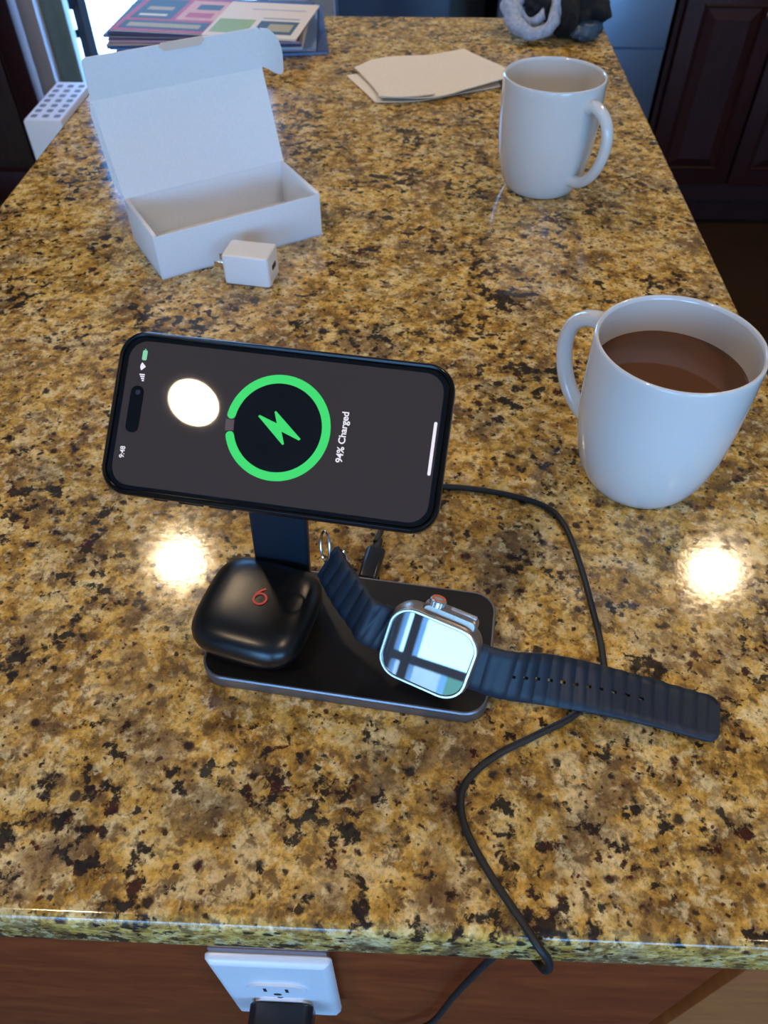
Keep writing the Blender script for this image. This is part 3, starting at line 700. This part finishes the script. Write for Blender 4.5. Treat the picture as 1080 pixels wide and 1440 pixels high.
# curled ear hanging from the right end of the flap
bm = BM()
top_ = catmull([(0, FL-.0008, 0), (.0085, FL-.0035, 0), (.0165, FL-.0120, 0), (.0215, FL-.0245, 0), (.0225, FL-.0420, 0)], 4)
bot_ = catmull([(0, .0010, 0), (.0050, -.0015, 0), (.0105, -.0055, 0), (.0165, -.0090, 0), (.0205, FL-.0450, 0)], 4)
rings = []
for a, b_ in zip(top_, bot_):
    def q(p, o):
        c = p.x/.0225; return flT @ Vector((W_+.0002+p.x, p.y, -.0030*c*c+.0*c+o))
    rings.append([q(a, -th/2), q(a, th/2), q(b_, th/2), q(b_, -th/2)])
loft(bm, rings); obj('ear_flap', bm, 'card', ldo, auto=50)
# narrow side lip on the left of the lid
sheet('side_lip', lidT @ Matrix.Rotation(R(-62), 4, 'Y'), [(-.0006, .003), (-.0006, LL-.001), (-.0060, LL-.008), (-.0065, .012)], ldo)

# ================================================================ USB CUBE
cA = math.atan2(.5876-.594, -.1237+.1644)
cu = thing('usb_wall_charger', 'small white USB power cube with folded prongs in front of the box', 'charger', (-.1395, .6045, 0), cA)
bm = BM(); rslab(bm, .0410, .0285, .0028, [(.0002, .0014), (.0012, .0002), (.0030, 0), (.0250, 0), (.0266, .0006), (.0272, .0022)], 6); body = obj('body', bm, 'white_plastic', cu)
bm = BM(); T = fr((.0205, .0005, .0140), (0, 1, 0), (0, 0, 1), (1, 0, 0)); rslab(bm, .0098, .0046, .0012, [(-.0005, 0), (.0003, 0)], 4, T=T); obj('usb_port', bm, 'dark_hole', cu)
for yy in (-.0085, .0045):
    bm = BM(); box(bm, (-.0300, yy, .0120), (-.0200, yy+.0016, .0175), .0004); obj('prong', bm, 'steel', cu)

# ================================================================ PAPER TOWEL
nk = thing('paper_towel', 'folded cream paper towel lying flat behind the empty mug', 'paper towel', (0, 1.09, 0))
def towel(name, poly, z, amp, n=18, seed=0, lift=None):
    # rectangular patch between four corners, gently wavy
    a, b_, c_, d_ = [Vector((*p, 0)) for p in poly]; bm = BM(); g = []
    for j in range(n+1):
        row = []
        for i in range(n+1):
            u, v_ = i/n, j/n; p = (a*(1-u)+b_*u)*(1-v_)+(d_*(1-u)+c_*u)*v_
            edge = 1+.0
            p.x += .004*noise.noise(Vector((v_*3+seed, 1, 0)))*(1 if i in (0, n) else .3); p.y += .008*noise.noise(Vector((u*3+seed, 5, 0)))*edge
            zz = z+amp*(.5+.5*noise.noise(Vector((p.x*14+seed, p.y*14, 2))))
            if lift: zz += lift(u, v_)
            row.append(Vector((p.x, p.y-1.09, zz)))
        g.append(row)
    tv = [[bm.verts.new(p) for p in r] for r in g]; bv = [[bm.verts.new(p-Vector((0, 0, .0011))) for p in r] for r in g]
    for j in range(n):
        for i in range(n):
            bm.faces.new((tv[j][i], tv[j][i+1], tv[j+1][i+1], tv[j+1][i])); bm.faces.new((bv[j][i], bv[j+1][i], bv[j+1][i+1], bv[j][i+1]))
    for k in range(n):
        for (p, q) in (((0, k), (0, k+1)), ((n, k), (n, k+1)), ((k, 0), (k+1, 0)), ((k, n), (k+1, n))):
            bm.faces.new((tv[p[0]][p[1]], tv[q[0]][q[1]], bv[q[0]][q[1]], bv[p[0]][p[1]]))
    return obj(name, bm, 'napkin', nk, auto=80)
def coons(name, left, bottom, right, top, z, amp, n=24, seed=0, lift=None):
    """patch bounded by four polylines: left & right run front to back, bottom & top run left to right"""
    def ev(pl, t):
        P_ = catmull([(x, y, 0) for x, y in pl], 6); k = t*(len(P_)-1); i = min(int(k), len(P_)-2); return P_[i].lerp(P_[i+1], k-i)
    bm = BM(); g = []
    for j in range(n+1):
        row = []
        for i in range(n+1):
            u, v = i/n, j/n
            p = ev(left, v)*(1-u)+ev(right, v)*u+ev(bottom, u)*(1-v)+ev(top, u)*v
            p -= (ev(left, 0)*(1-u)+ev(right, 0)*u)*(1-v)+(ev(left, 1)*(1-u)+ev(right, 1)*u)*v
            zz = z+amp*(.5+.5*noise.noise(Vector((p.x*20+seed, p.y*20, 2))))+(lift(u, v) if lift else 0)
            row.append(Vector((p.x, p.y-1.09, zz)))
        g.append(row)
    tv = [[bm.verts.new(p) for p in r] for r in g]; bv = [[bm.verts.new(p-Vector((0, 0, .0012))) for p in r] for r in g]
    for j in range(n):
        for i in range(n):
            bm.faces.new((tv[j][i], tv[j][i+1], tv[j+1][i+1], tv[j+1][i])); bm.faces.new((bv[j][i], bv[j+1][i], bv[j+1][i+1], bv[j][i+1]))
    for k in range(n):
        for (p, q) in (((0, k), (0, k+1)), ((n, k), (n, k+1)), ((k, 0), (k+1, 0)), ((k, n), (k+1, n))):
            bm.faces.new((tv[p[0]][p[1]], tv[q[0]][q[1]], bv[q[0]][q[1]], bv[p[0]][p[1]]))
    return obj(name, bm, 'napkin', nk, auto=80)
coons('lower_ply', [(-.0510, 1.0040), (-.0700, 1.0450), (-.0925, 1.0930)], [(-.0510, 1.0040), (.0100, 1.0120), (.0620, 1.0400), (.1050, 1.0620)], [(.1050, 1.0620), (.1000, 1.1000), (.0850, 1.1400)], [(-.0925, 1.0930), (-.0600, 1.1050), (.0100, 1.1300), (.0850, 1.1400)], .0016, .0012, seed=3)
coons('upper_ply', [(-.0440, 1.0060), (-.0620, 1.0600), (-.0830, 1.1080)], [(-.0440, 1.0060), (.0150, 1.0080), (.0600, 1.0330), (.1180, 1.0680)], [(.1180, 1.0680), (.1080, 1.1150), (.0620, 1.1850)],
      [(-.0830, 1.1080), (-.0500, 1.1450), (.0050, 1.1580), (.0300, 1.1680), (.0620, 1.1850)], .0050, .0035, seed=8, lift=lambda u, v: .006*max(0, u-.55)*max(0, 1-v*1.5)*2)
coons('folded_corner', [(-.0470, 1.0020), (-.0440, 1.0300), (-.0400, 1.0760)], [(-.0470, 1.0020), (-.0120, 1.0010), (.0220, 1.0110)], [(.0220, 1.0110), (.0200, 1.0150), (.0180, 1.0190)], [(-.0400, 1.0760), (-.0120, 1.0500), (.0180, 1.0190)], .0092, .0015, n=14, seed=5)

# ================================================================ ROLLED CLOTH
rc = thing('balled_glove', 'balled up black knit with a grey fleece cuff at the far right corner', 'clothing', (.190, 1.285, 0))
def blob(name, m, c, rad, axis=(0, 0, 0), amp=.2, fr_=30, n=40, seed=0, lo=.0008):
    bm = BM(); bmesh.ops.create_icosphere(bm, subdivisions=4, radius=1); Rm = Matrix.Rotation(axis[2], 3, 'Z') @ Matrix.Rotation(axis[1], 3, 'Y')
    for v in bm.verts:
        d = v.co.copy(); k = 1+amp*noise.noise(Vector((d.x*2.2+seed, d.y*2.2, d.z*2.2)))+amp*.35*noise.noise(Vector((d.x*6+seed, d.y*6, d.z*6)))
        p = Rm @ Vector((d.x*rad[0]*k, d.y*rad[1]*k, d.z*rad[2]*k)); p += Vector(c); p.z = max(p.z, lo+.002*(noise.noise(p*80)+1)*0); v.co = p
    return obj(name, bm, m, rc, auto=80)
blob('knit_body', 'black_knit', (.036, .010, .038), (.036, .058, .036), (0, 0, R(18)), .30, seed=4)
blob('knit_fold', 'black_knit', (.012, -.016, .034), (.016, .048, .034), (0, 0, R(12)), .22, seed=9)
# fleece cuff: a thick band curling round the dark inside, open to the left
def curl(name, pts, rad, m='fleece', sx=1.0, seed=0):
    bm = BM(); tube(bm, pts, rad, 7, 16, sx=sx)
    for v in bm.verts:
        k = v.co*60+Vector((seed, 0, 0)); v.co += Vector((noise.noise(k), noise.noise(k+Vector((5, 0, 0))), noise.noise(k+Vector((0, 9, 0)))))*.005; v.co.z = max(v.co.z, .001)
    return obj(name, bm, m, rc, auto=80)
curl('fleece_cuff', [(-.030, .030, .046), (-.050, .012, .044), (-.060, -.012, .034), (-.054, -.040, .020), (-.034, -.058, .015), (-.012, -.056, .020), (.000, -.040, .032), (.002, -.026, .042)], lambda q: .0115+.0025*math.sin(q*7), seed=1)
curl('fleece_fold', [(-.052, .000, .030), (-.044, -.018, .020), (-.030, -.030, .022), (-.014, -.030, .030)], lambda q: .0085-.002*q, seed=4)
curl('fleece_top', [(-.036, .030, .052), (-.018, .038, .060), (.004, .034, .062), (.018, .020, .060)], lambda q: .0135, seed=7)
blob('inner_fold', 'black_knit', (-.014, .000, .036), (.026, .030, .022), (0, 0, R(20)), .45, seed=14)
blob('lower_edge', mat('slate_nylon', (.05, .085, .13), .45), (.046, -.040, .013), (.028, .014, .013), (0, 0, R(38)), .3, seed=17)

# ================================================================ MAIL STACK
def printed(name, T, w_, d_, t, cells, label, base='paper_white', nx=None):
    """thin printed sheet with flat colour blocks as its own faces"""
    pass
for nm, c in dict(paper_white=(.80, .77, .68), paper_cream=(.80, .70, .52), print_red=(.50, .055, .06), print_dkgreen=(.05, .075, .055), print_salmon=(.70, .36, .24), print_lime=(.30, .42, .07), print_navy=(.05, .09, .22), print_blue=(.18, .28, .50), print_purple=(.12, .08, .16), print_pink=(.55, .35, .42), print_grey=(.30, .30, .34), print_gold=(.45, .36, .14), paper_blue=(.45, .55, .75)).items():
    M[nm] = mat(nm, c, .6, spec=.25)
mail = []
def leaf(name, c, ang_, w_, d_, z0, t, cover, pages, label, blocks=()):
    o = thing(name, label, 'magazine' if name == 'magazine' else 'mail', (c[0], c[1], z0), R(ang_), 'stack of mail')
    bm = BM(); box(bm, (-w_/2+.0006, -d_/2+.0006, 0), (w_/2-.0006, d_/2-.0006, t*.75)); obj('pages', bm, pages, o)
    bm = BM(); box(bm, (-w_/2, -d_/2, t*.75), (w_/2, d_/2, t-.0002)); cv = obj('cover', bm, cover, o)
    for k, (x0, y0, x1, y1, m, nm) in enumerate(blocks):
        zb = t-.0002+(.00012 if nm == 'printed_line' else .00005); bm = BM(); box(bm, (-w_/2+x0*w_, -d_/2+y0*d_, t-.0003), (-w_/2+x1*w_, -d_/2+y1*d_, zb)); obj(nm, bm, m, cv)
    return o
z = .0006; bc = (-.282, 1.262)
stack = [(-.270, 1.262, 8, .268, .215, .0045, 'print_navy', 'print_blue', 'widest navy magazine at the very bottom of the mail stack'),
         (-.282, 1.258, 5, .270, .200, .0040, 'print_blue', 'print_grey', 'blue catalogue second from the bottom of the mail stack'),
         (-.290, 1.252, 2, .262, .190, .0035, 'paper_white', 'paper_blue', 'white envelope low in the mail stack above the blue catalogue'),
         (-.294, 1.246, 4, .262, .185, .0045, 'print_grey', 'print_navy', 'slate magazine in the middle of the mail stack'),
         (-.290, 1.245, 1, .258, .178, .0040, 'print_purple', 'print_pink', 'purple magazine with pinkish page edges in the mail stack'),
         (-.292, 1.240, -2, .260, .170, .0030, 'print_dkgreen', 'print_grey', 'dark green leaflet under the top flyers of the mail stack'),
         (-.286, 1.232, -5, .252, .165, .0035, 'print_navy', 'print_purple', 'dark magazine directly below the two top flyers')]
for x, y, a, w_, d_, t, cv, pg, lab in stack:
    leaf('magazine', (x, y), a, w_, d_, z, t, cv, pg, lab); z += t+.0003
leaf('flyer', (-.3400, 1.2290), -6.5, .134, .148, z, .0022, 'print_red', 'paper_white', 'red bordered flyer with dark green panels on top of the mail stack',
     [(.05, .06, .95, .30, 'print_dkgreen', 'printed_block'), (.06, .36, .50, .95, 'print_dkgreen', 'printed_block'), (.55, .36, .96, .95, 'print_salmon', 'printed_block'), (.12, .12, .88, .23, 'print_gold', 'printed_line'),
      (.14, .62, .42, .72, 'print_gold', 'printed_line'), (.12, .44, .42, .50, 'paper_cream', 'printed_line'), (.62, .44, .90, .58, 'print_red', 'printed_line'), (.66, .68, .92, .84, 'print_dkgreen', 'printed_line')])
leaf('flyer', (-.2150, 1.2100), -6.5, .128, .150, z, .0026, 'paper_cream', 'paper_white', 'cream flyer with a lime and dark green band on top of the mail stack',
     [(.04, .10, .44, .48, 'print_lime', 'printed_block'), (.50, .10, .92, .46, 'print_dkgreen', 'printed_block'), (.62, .18, .88, .38, 'print_gold', 'printed_line'), (.50, .52, .90, .55, 'print_grey', 'printed_line'), (.3, .78, .9, .80, 'print_grey', 'printed_line')])
